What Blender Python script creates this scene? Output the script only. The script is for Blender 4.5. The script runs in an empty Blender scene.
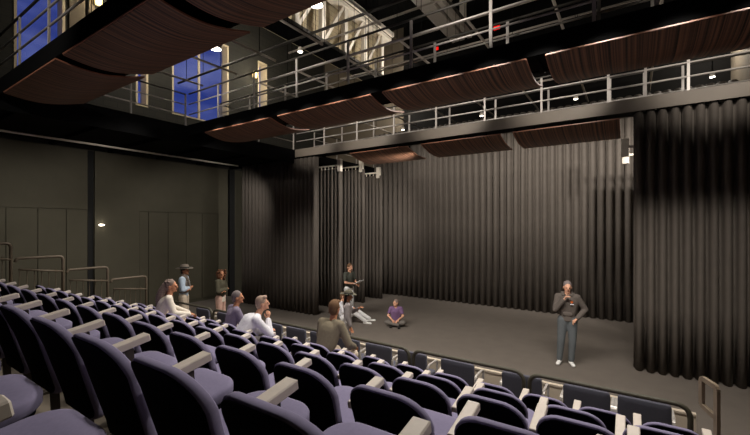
import bpy, bmesh, math, random
from mathutils import Vector, Matrix
random.seed(7)
S = bpy.context.scene
COL = S.collection
PI = math.pi

# ------------------------------------------------------------------ materials
def lin(c):
    return tuple(((v/255)/12.92 if v/255 <= .04045 else ((v/255+.055)/1.055)**2.4) for v in c)

def mat(name, rgb, rough=.6, metal=0., var=.12, scale=14., bump=0., spec=.4, emit=0., emit_rgb=None):
    m = bpy.data.materials.new(name); m.use_nodes = True
    nt = m.node_tree; b = nt.nodes['Principled BSDF']
    c = lin(rgb)
    tc = nt.nodes.new('ShaderNodeTexCoord'); nz = nt.nodes.new('ShaderNodeTexNoise')
    nz.inputs['Scale'].default_value = scale; nz.inputs['Detail'].default_value = 4
    nt.links.new(tc.outputs['Object'], nz.inputs['Vector'])
    rp = nt.nodes.new('ShaderNodeValToRGB')
    rp.color_ramp.elements[0].position = .3; rp.color_ramp.elements[1].position = .7
    rp.color_ramp.elements[0].color = (*[v*(1-var) for v in c], 1)
    rp.color_ramp.elements[1].color = (*[min(1, v*(1+var)) for v in c], 1)
    nt.links.new(nz.outputs['Fac'], rp.inputs['Fac'])
    nt.links.new(rp.outputs['Color'], b.inputs['Base Color'])
    b.inputs['Roughness'].default_value = rough; b.inputs['Metallic'].default_value = metal
    b.inputs['Specular IOR Level'].default_value = spec
    if bump:
        bp = nt.nodes.new('ShaderNodeBump'); bp.inputs['Strength'].default_value = bump
        nt.links.new(nz.outputs['Fac'], bp.inputs['Height']); nt.links.new(bp.outputs['Normal'], b.inputs['Normal'])
    if emit:
        b.inputs['Emission Color'].default_value = (*lin(emit_rgb or rgb), 1)
        b.inputs['Emission Strength'].default_value = emit
    return m

def wood_mat(name):
    m = bpy.data.materials.new(name); m.use_nodes = True
    nt = m.node_tree; b = nt.nodes['Principled BSDF']
    tc = nt.nodes.new('ShaderNodeTexCoord'); sp = nt.nodes.new('ShaderNodeSeparateXYZ')
    nt.links.new(tc.outputs['Object'], sp.inputs[0])
    n1 = nt.nodes.new('ShaderNodeTexNoise'); n1.noise_dimensions = '1D'
    n1.inputs['Scale'].default_value = 22; n1.inputs['Detail'].default_value = 3; n1.inputs['Roughness'].default_value = .7
    nt.links.new(sp.outputs['X'], n1.inputs['W'])
    rp = nt.nodes.new('ShaderNodeValToRGB'); e = rp.color_ramp.elements
    e[0].position = .36; e[0].color = (*lin((38, 22, 15)), 1)
    e[1].position = .62; e[1].color = (*lin((136, 95, 70)), 1)
    x = e.new(.46); x.color = (*lin((86, 59, 44)), 1)
    nt.links.new(n1.outputs['Fac'], rp.inputs['Fac'])
    nt.links.new(rp.outputs['Color'], b.inputs['Base Color'])
    b.inputs['Roughness'].default_value = .5
    return m

def block_mat(name, a, bcol, mortar, axis='YZ', scale=1.):
    m = bpy.data.materials.new(name); m.use_nodes = True
    nt = m.node_tree; b = nt.nodes['Principled BSDF']
    tc = nt.nodes.new('ShaderNodeTexCoord'); sp = nt.nodes.new('ShaderNodeSeparateXYZ'); cb = nt.nodes.new('ShaderNodeCombineXYZ')
    nt.links.new(tc.outputs['Object'], sp.inputs[0])
    nt.links.new(sp.outputs[axis[0]], cb.inputs['X']); nt.links.new(sp.outputs[axis[1]], cb.inputs['Y'])
    br = nt.nodes.new('ShaderNodeTexBrick')
    br.inputs['Scale'].default_value = scale; br.inputs['Brick Width'].default_value = .4; br.inputs['Row Height'].default_value = .2
    br.inputs['Mortar Size'].default_value = .008
    br.inputs['Color1'].default_value = (*lin(a), 1); br.inputs['Color2'].default_value = (*lin(bcol), 1); br.inputs['Mortar'].default_value = (*lin(mortar), 1)
    nt.links.new(cb.outputs[0], br.inputs['Vector']); nt.links.new(br.outputs['Color'], b.inputs['Base Color'])
    b.inputs['Roughness'].default_value = .85
    return m

M = dict(
    stage=mat('stage_floor', (110, 102, 94), .75, var=.06, scale=3, spec=.25),
    tier=mat('tier_floor', (124, 113, 98), .8, var=.06, scale=5),
    wall=mat('olive_wall', (76, 73, 61), .8, var=.05, scale=3, spec=.2),
    panel=mat('olive_panel', (79, 75, 62), .7, var=.05, scale=3, spec=.2),
    recess=mat('dark_recess', (16, 16, 15), .8),
    upper=block_mat('dark_block', (42, 41, 35), (38, 37, 33), (26, 26, 23)),
    blk_beige=block_mat('beige_block', (176, 160, 128), (168, 152, 122), (120, 108, 86)),
    backwall=mat('back_wall_paint', (104, 94, 80), .85, var=.06, scale=2),
    blackwall=mat('black_wall_paint', (18, 17, 16), .9, spec=.1),
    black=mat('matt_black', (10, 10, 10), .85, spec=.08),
    ceil=mat('black_ceiling', (12, 12, 12), .9, spec=.1),
    steel=mat('painted_steel_dark', (58, 54, 48), .6, var=.05),
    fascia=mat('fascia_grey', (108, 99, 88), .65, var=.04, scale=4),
    rail=mat('rail_metal', (176, 168, 160), .38, metal=.15, var=.04),
    white=mat('white_steel', (226, 216, 200), .5, var=.03),
    pipe=mat('galvanised_pipe', (162, 152, 140), .45, metal=.1, var=.05),
    wood=wood_mat('ribbed_wood'),
    edge=mat('copper_edge', (160, 108, 84), .4, var=.05),
    curtain=mat('charcoal_velour', (84, 77, 70), .75, var=.06, scale=6, spec=.3),
    fabric=mat('lavender_fabric', (140, 133, 160), .9, var=.05, scale=60, spec=.15),
    shell=mat('navy_black_shell', (5, 5, 11), .8, spec=.08),
    armwood=mat('pale_arm', (222, 210, 196), .5, var=.04, scale=30),
    armpost=mat('arm_post', (66, 59, 51), .5, var=.05),
    guard=mat('guard_olive', (84, 80, 66), .5, var=.05),
    looptan=mat('loop_rail_tan', (156, 140, 118), .5, metal=.1),
    railtan=mat('stair_rail_tan', (112, 100, 84), .5, metal=.2),
    loose=mat('slate_fabric', (96, 96, 108), .85, var=.06, scale=50),
    chrome=mat('satin_arm', (225, 218, 210), .3, metal=.3),
    low=mat('beige_low_wall', (230, 214, 192), .7, var=.03),
    frame=mat('window_frame', (205, 190, 160), .5, var=.03),
    lamp=mat('lamp_face', (255, 246, 230), .5, emit=9),
    lampsoft=mat('lamp_glass', (255, 220, 150), .4, emit=3),
    red=mat('red_sign_face', (200, 20, 14), .5, emit=1.6, emit_rgb=(230, 22, 14)),
)

def glass_mat():
    m = bpy.data.materials.new('window_glass'); m.use_nodes = True
    nt = m.node_tree; nt.nodes.clear()
    o = nt.nodes.new('ShaderNodeOutputMaterial'); t = nt.nodes.new('ShaderNodeBsdfTransparent'); g = nt.nodes.new('ShaderNodeBsdfGlossy')
    g.inputs['Roughness'].default_value = 0.
    f = nt.nodes.new('ShaderNodeFresnel'); f.inputs[0].default_value = 1.3
    t.inputs[0].default_value = (.93, .95, 1, 1)
    mx = nt.nodes.new('ShaderNodeMixShader')
    nt.links.new(f.outputs[0], mx.inputs[0]); nt.links.new(t.outputs[0], mx.inputs[1]); nt.links.new(g.outputs[0], mx.inputs[2])
    nt.links.new(mx.outputs[0], o.inputs[0])
    return m
M['glass'] = glass_mat()

# ------------------------------------------------------------------ helpers
def obj(name, bm, m, parent=None, smooth=False, loc=None):
    me = bpy.data.meshes.new(name)
    bmesh.ops.recalc_face_normals(bm, faces=bm.faces)
    bm.to_mesh(me); bm.free()
    if smooth:
        for p in me.polygons: p.use_smooth = True
    me.materials.append(M[m] if isinstance(m, str) else m)
    o = bpy.data.objects.new(name, me); COL.objects.link(o)
    if parent: o.parent = parent
    if loc: o.location = loc
    return o

def empty(name, loc=(0, 0, 0), rz=0.):
    o = bpy.data.objects.new(name, None); COL.objects.link(o)
    o.empty_display_size = .1
    o.location = loc; o.rotation_euler = (0, 0, rz); return o

def tag(o, label=None, cat=None, group=None, kind=None):
    if label: o['label'] = label
    if cat: o['category'] = cat
    if group: o['group'] = group
    if kind: o['kind'] = kind
    return o

def copy_tree(o, parent=None):
    c = o.copy(); COL.objects.link(c)
    if parent is not None: c.parent = parent
    for ch in [x for x in S.objects if x.parent == o]:
        copy_tree(ch, c)
    return c

def box(bm, x0, x1, y0, y1, z0, z1, bev=0.):
    vs = [bm.verts.new(p) for p in ((x0,y0,z0),(x1,y0,z0),(x1,y1,z0),(x0,y1,z0),(x0,y0,z1),(x1,y0,z1),(x1,y1,z1),(x0,y1,z1))]
    fs = [bm.faces.new([vs[i] for i in f]) for f in ((0,3,2,1),(4,5,6,7),(0,1,5,4),(1,2,6,5),(2,3,7,6),(3,0,4,7))]
    if bev:
        es = list({e for f in fs for e in f.edges})
        bmesh.ops.bevel(bm, geom=es, offset=bev, segments=2, affect='EDGES', profile=.6)
    return bm

def B(): return bmesh.new()
def bx(*a, **k): return box(B(), *a, **k)

def frame_of(d, up=None):
    d = d.normalized()
    u = Vector(up) if up is not None else (Vector((0,0,1)) if abs(d.z) < .9 else Vector((1,0,0)))
    u = (u - d*u.dot(d)).normalized()
    return u, d.cross(u)

def tube(bm, pts, r, n=10, cap=True):
    pts = [Vector(p) for p in pts]
    rings = []
    pu = None
    for i, p in enumerate(pts):
        d = (pts[min(i+1, len(pts)-1)] - pts[max(i-1, 0)])
        u, v = frame_of(d, pu); pu = u
        rings.append([bm.verts.new(p + (u*math.cos(2*PI*k/n) + v*math.sin(2*PI*k/n))*r) for k in range(n)])
    for a, b in zip(rings, rings[1:]):
        for k in range(n): bm.faces.new((a[k], a[(k+1) % n], b[(k+1) % n], b[k]))
    if cap:
        bm.faces.new(rings[0][::-1]); bm.faces.new(rings[-1])
    return bm

def bar(bm, p0, p1, w, h, up=(0, 0, 1)):
    p0, p1 = Vector(p0), Vector(p1); d = (p1-p0)
    u, v = frame_of(d, up)
    q = [(a*v*w/2 + b*u*h/2) for a, b in ((-1,-1),(1,-1),(1,1),(-1,1))]
    A = [bm.verts.new(p0+x) for x in q]; Bv = [bm.verts.new(p1+x) for x in q]
    for k in range(4): bm.faces.new((A[k], A[(k+1)%4], Bv[(k+1)%4], Bv[k]))
    bm.faces.new(A[::-1]); bm.faces.new(Bv)
    return bm

def fillet(pts, r, seg=5):
    pts = [Vector(p) for p in pts]; out = [pts[0]]
    for a, b, c in zip(pts, pts[1:], pts[2:]):
        d1 = (a-b).normalized(); d2 = (c-b).normalized()
        rr = min(r, (a-b).length*.49, (c-b).length*.49)
        p, q = b+d1*rr, b+d2*rr
        for i in range(seg+1):
            t = i/seg
            out.append((1-t)**2*p + 2*t*(1-t)*b + t*t*q)
    out.append(pts[-1]); return out

def lathe(bm, prof, c=(0, 0, 0), n=20, axis='Z', sx=1., sy=1.):
    c = Vector(c); rings = []
    for r, z in prof:
        ring = []
        for k in range(n):
            a = 2*PI*k/n
            p = Vector((r*math.cos(a)*sx, r*math.sin(a)*sy, z))
            if axis == 'X': p = Vector((p.z, p.x, p.y))
            if axis == 'Y': p = Vector((p.x, p.z, p.y))
            ring.append(bm.verts.new(c+p))
        rings.append(ring)
    for a, b in zip(rings, rings[1:]):
        for k in range(n): bm.faces.new((a[k], a[(k+1) % n], b[(k+1) % n], b[k]))
    bm.faces.new(rings[0][::-1]); bm.faces.new(rings[-1])
    return bm

def rrect(w, h, r_top, r_bot, seg=7):
    """rounded rectangle outline, counter-clockwise, centred in x, from 0 to h"""
    pts = []
    for cx, cy, r, a0 in ((w/2-r_bot, r_bot, r_bot, -PI/2), (w/2-r_top, h-r_top, r_top, 0), (-w/2+r_top, h-r_top, r_top, PI/2), (-w/2+r_bot, r_bot, r_bot, PI)):
        for i in range(seg+1):
            a = a0 + PI/2*i/seg
            pts.append((cx+r*math.cos(a), cy+r*math.sin(a)))
    return pts

def slab(outline, fmap, t0, t1, bev=.012):
    """closed slab: fmap(x, y, t) -> 3D; t0 and t1 are the two faces"""
    bm = B()
    n = len(outline)
    cx = sum(p[0] for p in outline)/n; cy = sum(p[1] for p in outline)/n
    def ring(s, t, off=0.):
        r = []
        for x, y in outline:
            dx, dy = x-cx, y-cy
            L = math.hypot(dx, dy) or 1
            k = s*(1-off/L)
            r.append(bm.verts.new(fmap(cx+dx*k, cy+dy*k, t)))
        return r
    sg = 1 if t1 > t0 else -1
    b = min(bev, abs(t1-t0)*.45)
    rings = [ring(.3, t0), ring(.65, t0), ring(1, t0, bev*1.6), ring(1, t0+sg*b*.35, bev*.5), ring(1, t0+sg*b), ring(1, t1-sg*b), ring(1, t1-sg*b*.35, bev*.5), ring(1, t1, bev*1.6), ring(.65, t1), ring(.3, t1)]
    for a, c in zip(rings, rings[1:]):
        for k in range(n): bm.faces.new((a[k], a[(k+1) % n], c[(k+1) % n], c[k]))
    for rg, t in ((rings[0], t0), (rings[-1], t1)):
        v = bm.verts.new(fmap(cx, cy, t))
        for k in range(n): bm.faces.new((rg[k], rg[(k+1) % n], v))
    return bm

# ------------------------------------------------------------------ setting
XL, XR, YB, YR = -14.0, 2.6, 16.0, -3.0
ZC = 12.4
tag(obj('floor', bx(XL-.4, XR+.3, YR-.3, YB+.3, -.25, 0), 'stage'), 'dark grey stage floor', None, None, 'structure')

ROWS = [  # key, back-top Y, floor z, seat pitch, x of seat left edges start, label
    ('Z', -.10, 1.78, .585), ('A', .74, 1.562, .585), ('B', 1.60, 1.255, .592), ('C', 2.45, .96, .515), ('D', 3.30, .655, .570), ('E', 4.15, .35, .513)]
bm = B()
TX0, TX1 = -10.35, .72
edges = [r[1]-.02 for r in ROWS]
for i, r in enumerate(ROWS):
    y0 = YR if i == 0 else ROWS[i][1]-.06
    y1 = (ROWS[i+1][1]-.06) if i+1 < len(ROWS) else 5.02
    box(bm, TX0, TX1, y0, y1, 0, r[2])
tag(obj('floor_tiers', bm, 'tier'), 'stepped beige seating tiers', None, None, 'structure')
tag(obj('ceiling', bx(XL-.4, XR+.3, YR-.3, YB+.3, ZC, ZC+.2), 'ceil'), 'black ceiling', None, None, 'structure')
tag(obj('wall_back', bx(-9.0, XR+.3, YB, YB+.3, 0, ZC), 'blackwall'), None, None, None, 'structure')
tag(obj('wall_back_left', bx(XL-.4, -9.0, YB, YB+.3, 0, ZC), 'backwall'), None, None, None, 'structure')
tag(obj('wall_right', bx(XR, XR+.3, YR-.3, YB, 0, ZC), 'backwall'), None, None, None, 'structure')
tag(obj('wall_rear', bx(XL-.4, XR, YR-.3, YR, 0, ZC), 'black'), None, None, None, 'structure')

# left wall: lower olive wall, upper block wall with four window openings
WINS = [(3.26, 4.40, 7.06, 10.4), (6.36, 6.76, 7.06, 10.4), (7.60, 9.98, 7.06, 10.45), (11.50, 12.02, 7.06, 10.4)]
tag(obj('wall_left', bx(XL-.4, XL, YR, YB, 0, 5.3), 'wall'), None, None, None, 'structure')
bm = B(); y = YR
box(bm, XL-.4, XL, YR, YB, 5.3, 7.06)
for a, b, z0, z1 in WINS:
    box(bm, XL-.4, XL, y, a, 7.06, 10.45); y = b
    if z1 < 10.45: box(bm, XL-.4, XL, a, b, z1, 10.45)
box(bm, XL-.4, XL, y, YB, 7.06, 10.45); box(bm, XL-.4, XL, YR, YB, 10.45, ZC)
tag(obj('wall_left_upper', bm, 'upper'), None, None, None, 'structure')
for i, (a, b, z0, z1) in enumerate(WINS):
    w = empty('window_%d' % (i+1), (XL-.2, (a+b)/2, z0)); tag(w, None, None, None, 'structure')
    h = (b-a)/2; H = z1-z0
    fb = B(); d0, d1 = -.19, .215
    box(fb, d0, d1, -h, -h+.06, 0, H); box(fb, d0, d1, h-.07, h, 0, H)
    box(fb, d0, d1, -h+.06, h-.07, 0, .05); box(fb, d0, d1, -h+.06, h-.07, H-.07, H)
    if b-a > 1.5: box(fb, -.15, -.08, .02, .09, .05, H-.07)
    obj('window_frame', fb, 'frame', w)
    obj('window_pane', bx(-.13, -.12, -h+.06, h-.07, .05, H-.07), 'glass', w)

# wall panelling of the lower left wall
bm = B()
ys = [1.2, 1.85, 2.45, 3.09, 3.76, 4.42, 4.96]
for a, b in zip(ys, ys[1:]): box(bm, XL, XL+.03, a+.012, b-.012, .12, 3.44)
box(bm, XL, XL+.03, 1.2, 4.96, 3.46, 5.28)
ys = [6.46, 6.76, 7.44, 8.12, 8.77, 9.47, 9.92]
for a, b in zip(ys, ys[1:]): box(bm, XL, XL+.03, a+.012, b-.012, .12, 3.42)
box(bm, XL, XL+.03, 6.46, 9.92, 3.44, 5.28)
box(bm, XL, XL+.09, 5.13, 6.44, .12, 5.28)
tag(obj('trim_1', bm, 'panel'), None, None, None, 'structure')
tag(obj('trim_2', bx(XL, XL+.02, 4.97, 5.12, 0, 5.28), 'recess'), None, None, None, 'structure')
tag(obj('trim_3', bx(XL, XL+.12, 9.95, 10.2, 0, 5.28), 'recess'), None, None, None, 'structure')
tag(obj('baseboard_left', bx(XL, XL+.035, 1.2, 4.96, 0, .11), 'recess'), None, None, None, 'structure')
tag(obj('lit_wall_patch', bx(XL, XL+.04, 4.5, 5.15, 7.06, 10.4), 'backwall'), None, None, None, 'structure')  # beige sheet painting the lamp-lit stretch of wall beside the near window

# ------------------------------------------------------------------ catwalks and gallery
GX = -9.55
ZD0, ZD1, RH = 5.28, 5.54, .81
def rail_run(parent, a, b, posts, zt=ZD1, dirn='x', c=0., post_r=.021):
    for h in (RH*.34, RH*.67, RH):
        bm = B()
        p0, p1 = ((a, c, zt+h), (b, c, zt+h)) if dirn == 'x' else ((c, a, zt+h), (c, b, zt+h))
        tube(bm, [p0, p1], .016 if h < RH else .02, 8)
        obj('rail', bm, 'rail' if h < RH else 'steel', parent, True)
    for p in posts:
        q = (p, c) if dirn == 'x' else (c, p)
        obj('post', bx(q[0]-.022, q[0]+.022, q[1]-.012, q[1]+.012, zt, zt+RH), 'rail', parent)

CW = [(1.96, 'catwalk nearest the camera, crossing the top left corner'), (5.56, 'middle catwalk crossing the room above the seats'), (9.40, 'far catwalk along the stage opening above the curtains')]
for ci, (yf, txt) in enumerate(CW):
    r = empty('catwalk', (0, 0, 0)); tag(r, 'black steel railed ' + txt, 'catwalk', 'overhead catwalks')
    x0, x1 = GX+.02, XR-.02
    obj('deck', bx(x0, x1, yf+.035, yf+.96, ZD1-.12, ZD1-.07), 'black', r)
    fm = 'fascia' if ci == 2 else 'black'  # near two fascias coloured black to stand in for shade, far one grey
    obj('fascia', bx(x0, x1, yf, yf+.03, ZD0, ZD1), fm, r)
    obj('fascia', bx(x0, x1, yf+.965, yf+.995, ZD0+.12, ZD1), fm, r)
    x = x0+.5
    while x < x1:
        obj('joist', bx(x, x+.06, yf+.035, yf+.96, ZD0+.08, ZD1-.122), 'black', r); x += 1.31
    posts = [-.38-1.31*k for k in range(-2, 7)] + [.26]
    rail_run(r, x0+.05, x1-.02, posts, dirn='x', c=yf+.03)
    rail_run(r, x0+.05, x1-.02, posts, dirn='x', c=yf+.95)

g = empty('gallery', (0, 0, 0)); tag(g, 'black side gallery with steel railing along the left wall under the windows', 'gallery')
obj('deck', bx(XL+.01, GX-.05, YR+.1, YB-.05, ZD1-.14, ZD1-.01), 'black', g)
obj('fascia', bx(GX-.045, GX-.005, YR+.1, 9.38, 5.08, ZD1), 'black', g); obj('fascia', bx(GX-.045, GX-.005, 9.382, YB-.05, 5.26, ZD1), 'black', g)
for k in range(12): obj('joist', bx(XL+.05, GX-.06, -2+1.5*k, -1.9+1.5*k, 5.30, 5.395), 'black', g)
rail_run(g, -2.5, 1.98, [-2.3, -1.0, .3, 1.6], dirn='y', c=GX-.03)
rail_run(g, 2.93, 5.56, [2.94, 4.25, 5.55], dirn='y', c=GX-.03)
rail_run(g, 6.55, 9.4, [6.57, 7.9, 9.38], dirn='y', c=GX-.03)
rail_run(g, 10.4, 15.5, [10.42, 11.7, 13, 14.3], dirn='y', c=GX-.03)

# curved wooden reflector panels under the catwalks
def reflector(x0, x1, yf, depth, zf, zb, sag, label, grp):
    r = empty('acoustic_reflector', ((x0+x1)/2, yf, zf)); tag(r, label, 'acoustic panel', grp)
    w = (x1-x0)/2; N = 14; th = .022
    def prof(t):
        return (t*depth, (zb-zf)*t - sag*math.sin(PI*t)*(1.15-.3*t))
    bm = B(); T, Bt = [], []
    for i in range(N+1):
        y, z = prof(i/N)
        T.append([bm.verts.new((s*w, y, z+th)) for s in (-1, 1)]); Bt.append([bm.verts.new((s*w, y, z)) for s in (-1, 1)])
    for i in range(N):
        bm.faces.new((T[i][0], T[i][1], T[i+1][1], T[i+1][0])); bm.faces.new((Bt[i][1], Bt[i][0], Bt[i+1][0], Bt[i+1][1]))
        for s in (0, 1): bm.faces.new((T[i][s], T[i+1][s], Bt[i+1][s], Bt[i][s]))
    bm.faces.new((T[0][1], T[0][0], Bt[0][0], Bt[0][1])); bm.faces.new((T[N][0], T[N][1], Bt[N][1], Bt[N][0]))
    obj('panel', bm, 'wood', r)
    bm = B(); box(bm, -w, w, -.012, -.001, .006, th)
    for s in (-1, 1):
        pts = [(s*(w+.006), prof(i/N)[0], prof(i/N)[1]+th/2) for i in range(N+1)]
        for a, b in zip(pts, pts[1:]): bar(bm, a, b, .01, th)
    obj('edge_strip', bm, 'edge', r)
    for s in (-.6, .6):
        for t in (.25, .75):
            y, z = prof(t)
            obj('hanger', bx(s*w-.015, s*w+.015, y-.015, y+.015, z+th-.005, 5.42-zf), 'black', r)

places = ['leftmost', 'second from the left', 'third from the left', 'rightmost']
for i, (a, b) in enumerate([(-8.96, -6.57), (-6.30, -3.95), (-3.68, -1.35)]):
    reflector(a, b, 1.965, 1.15, 5.24, 5.36, .09, 'ribbed brown wood curved reflector, %s under near top-left catwalk' % ['leftmost', 'middle', 'rightmost partly cropped'][i], 'reflectors under the near catwalk')
for i, (a, b) in enumerate([(-8.73, -6.38), (-6.14, -3.80), (-3.54, -1.20), (-.94, 1.9)]):
    reflector(a, b, 5.565, 1.19, 5.245, 5.235, .10, 'ribbed brown wood curved reflector, %s under the middle catwalk' % places[i], 'reflectors under the middle catwalk')
for i, (a, b) in enumerate([(-7.25, -5.23), (-4.79, -2.65), (-2.34, -.19)]):
    reflector(a, b, 9.5, 1.2, 5.18, 5.0, .06, 'ribbed brown wood curved reflector, %s of three in front of back curtain' % ['leftmost', 'middle', 'rightmost'][i], 'reflectors over the stage')

# ------------------------------------------------------------------ curtains
def curtain(name, label, x0, x1, y, z0, z1, pitch, amp, group=None, rod=True, rodx=None):
    r = empty(name, ((x0+x1)/2, y, z0)); tag(r, label, 'curtain', group)
    n = max(2, round((x1-x0)/pitch)); p = (x1-x0)/n; sub = 12
    zz = [0, .25*(z1-z0), .5*(z1-z0), .8*(z1-z0), (z1-z0)]
    bm = B(); F, K = [], []
    for j in range(n*sub+1):
        u = j/sub; x = x0+u*p-(x0+x1)/2
        fr = u-math.floor(u)
        s = math.sin(PI*fr)
        off = -amp*math.sqrt(max(0., 1-((fr-.5)/.40)**2)) if abs(fr-.5) < .4 else .012
        wob = .006*math.sin(u*2.3)
        F.append([bm.verts.new((x, off*(1-.12*k/4)+wob, z + (-.012*abs(s) if k == 0 else 0))) for k, z in enumerate(zz)])
        K.append([bm.verts.new((x, .03+wob, z)) for z in (zz[0], zz[-1])])
    for a, b in zip(F, F[1:]):
        for k in range(4): bm.faces.new((a[k], b[k], b[k+1], a[k+1]))
    for (a, b, c, d) in zip(F, F[1:], K, K[1:]):
        bm.faces.new((c[0], c[1], d[1], d[0])); bm.faces.new((a[4], b[4], d[1], c[1])); bm.faces.new((b[0], a[0], c[0], d[0]))
    bm.faces.new((F[0][0], *F[0][1:], K[0][1], K[0][0])); bm.faces.new((F[-1][0], K[-1][0], K[-1][1], *F[-1][:0:-1]))
    obj('drape', bm, 'curtain', r, True)
    if rod:
        a, b = rodx or (x0, x1); cx = (x0+x1)/2
        bm = B(); box(bm, a-cx, b-cx, -.025, .025, z1-z0+.10, z1-z0+.15)
        obj('track', bm, 'white', r)
        bm = B()
        for j in range(n): box(bm, x0+(j+.5)*p-cx-.012, x0+(j+.5)*p-cx+.012, -.01, .01, z1-z0-.02, z1-z0+.10)
        obj('carrier', bm, 'white', r)
    return r
curtain('stage_curtain', 'pleated charcoal curtain closing the left of the stage opening by the olive wall', -12.4, -8.57, 9.5, .02, 5.22, .19, .15, rod=False)
curtain('stage_curtain', 'pleated charcoal curtain at the right, nearest the camera, right of the standing man', 0.06, XR-.03, 9.6, .02, 5.27, .2, .16, rod=False)
for i, (x1, y, zt, rx) in enumerate([(-8.55, 10.7, 4.98, -8.3), (-8.42, 11.95, 5.10, -8.25), (-8.3, 13.0, 4.96, -8.15)]):
    c = curtain('leg_curtain', 'narrow pleated charcoal leg curtain, %s one behind the left stage curtain' % ['nearest', 'middle', 'farthest'][i], x1-2.2, x1, y, .02, zt, .165, .06, 'left leg curtains', True, (x1-2.2, rx-.25))
    cx = (x1-2.2+x1)/2
    obj('track_bracket', bx(rx-cx-.40, rx-cx-.24, -.06, .06, zt-.02-.10, zt-.02+.34, bev=.01), 'white', c)
curtain('back_curtain', 'wide pleated charcoal curtain across the back of the stage', -9.4, 2.45, 14.1, .02, 6.9, .235, .15, rod=False)
for i, yy in enumerate((11.2, 12.5)):
    c = curtain('leg_curtain', 'narrow pleated charcoal leg curtain %s the right stage curtain' % ['close behind', 'farther behind'][i], .12, 1.6, yy, .02, 4.75, .165, .06, 'right leg curtains', True, (-.18, 1.6))
    obj('track_bracket', bx(-1.04, -.88, -.06, .06, 4.62, 5.05, bev=.01), 'white', c)
# side masking track along the left
tag(obj('curtain_track', tube(B(), [(-12.46, YR+.2, 5.22), (-12.46, 9.30, 5.22)], .03, 8), 'white', None, True), 'long pale curtain track running along the left wall under the gallery', 'track')
for i, yy in enumerate(range(-1, 10, 2)):
    pass

# ------------------------------------------------------------------ trusses, pipes, fixtures above
def truss(x, ya, yb, zb, zt, label, wide):
    r = empty('roof_truss', (x, ya, zb)); tag(r, label, 'roof truss', 'roof trusses')
    L = yb-ya; h = zt-zb
    obj('bottom_chord', bx(-.62 if wide else -.1, .06, 0, L, 0, .18), 'black' if wide else 'pipe', r)
    obj('chord_flange', bx(-.02, .10, 0, L, .19, .30), 'steel', r)
    bm = B(); box(bm, -.30, .12, 0, L, h, h+.14); box(bm, .14, .26, 0, L, h+.16, h+.34)
    obj('top_chord', bm, 'white', r)
    n = round(L/1.32); d = L/n
    for i in range(n):
        y = d*(i+.5)
        obj('web_post', bx(-.12, .06, y-.1, y+.1, .30, h), 'white', r)
        if i < n-1: obj('web_diagonal', bar(B(), (-.03, y+.1, .34), (-.03, y+d-.12, h-.02), .12, .12, (1, 0, 0)), 'white', r)
truss(-9.55, 2.0, 15.6, 9.56, 11.7, 'white lit steel roof truss over the left gallery', True)
truss(-4.75, 2.5, 13.3, 9.66, 11.7, 'grey steel roof truss at the top centre behind the rails', False)
tag(obj('duct', bx(-5.42, -4.95, 2.0, 13.3, 9.64, 10.1, bev=.02), 'pipe'), 'long grey boxed duct beside the centre roof truss', 'duct')
tag(obj('wall_clerestory', bx(-10.5, -10.25, 2.0, YB, 9.75, ZC), 'blk_beige'), None, None, None, 'structure')

k = 0
for x in (.5, -1.2, -2.8, -4.39, -6.0, -7.6, -9.17, -10.8):
    for a, b, w in ((3.4, 6.8, 'over the middle catwalk'), (7.6, 15.0, 'over the stage')):
        if x < -9.3 and a > 7: continue
        nm = {.5: 'first', -1.2: 'second', -2.8: 'third', -4.39: 'fourth', -6.0: 'fifth', -7.6: 'sixth', -9.17: 'seventh', -10.8: 'eighth'}[x]
        p = empty('lighting_pipe', (x, a, 7.2)); tag(p, 'thin grey pipe running towards the stage %s, %s from the right' % (w, nm), 'pipe', 'lengthwise pipes '+w)
        obj('pipe', tube(B(), [(0, 0, 0), (0, b-a, 0)], .03, 8), 'pipe', p, True)
        for t in (.15, .5, .85): obj('hanger', tube(B(), [(0, (b-a)*t, .02), (0, (b-a)*t, ZC-7.2)], .008, 6), 'black', p)
xs = [(6.38, 7.268, -11.4, 1.5, 'over the middle catwalk'), (7.9, 7.35, -9.3, 2.4, 'just behind the middle catwalk'), (10.9, 7.3, -9.3, 2.4, 'above the far catwalk'), (12.4, 7.3, -9.3, 2.4, 'deep over the stage'), (13.5, 7.4, -9.3, 2.4, 'just in front of the back curtain'), (8.9, 8.6, -9.3, 2.4, 'high over the stage front'), (11.6, 8.6, -9.3, 2.4, 'high over the stage middle')]
for y, z, a, b, w in xs:
    p = empty('lighting_batten', (a, y, z)); tag(p, 'dark crosswise lighting batten ' + w, 'pipe', 'crosswise battens')
    obj('pipe', tube(B(), [(0, 0, 0), (b-a, 0, 0)], .032, 8), 'steel' if y < 7 else 'pipe', p, True)
    for t in (.1, .4, .7, .95): obj('hanger', tube(B(), [((b-a)*t, 0, .02), ((b-a)*t, 0, ZC-z)], .008, 6), 'black', p)

def add_light(kind, name, loc, energy, color=(1, .93, .84), target=None, size=.15, angle=70, blend=.6, parent=None):
    l = bpy.data.lights.new(name, kind); l.energy = energy; l.color = color
    if kind == 'SPOT': l.spot_size = math.radians(angle); l.spot_blend = blend; l.shadow_soft_size = size
    elif kind == 'AREA': l.size = size
    else: l.shadow_soft_size = size
    o = bpy.data.objects.new(name, l); COL.objects.link(o); o.location = loc
    if target is not None:
        o.rotation_euler = (Vector(target)-Vector(loc)).to_track_quat('-Z', 'Y').to_euler()
    return o

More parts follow.
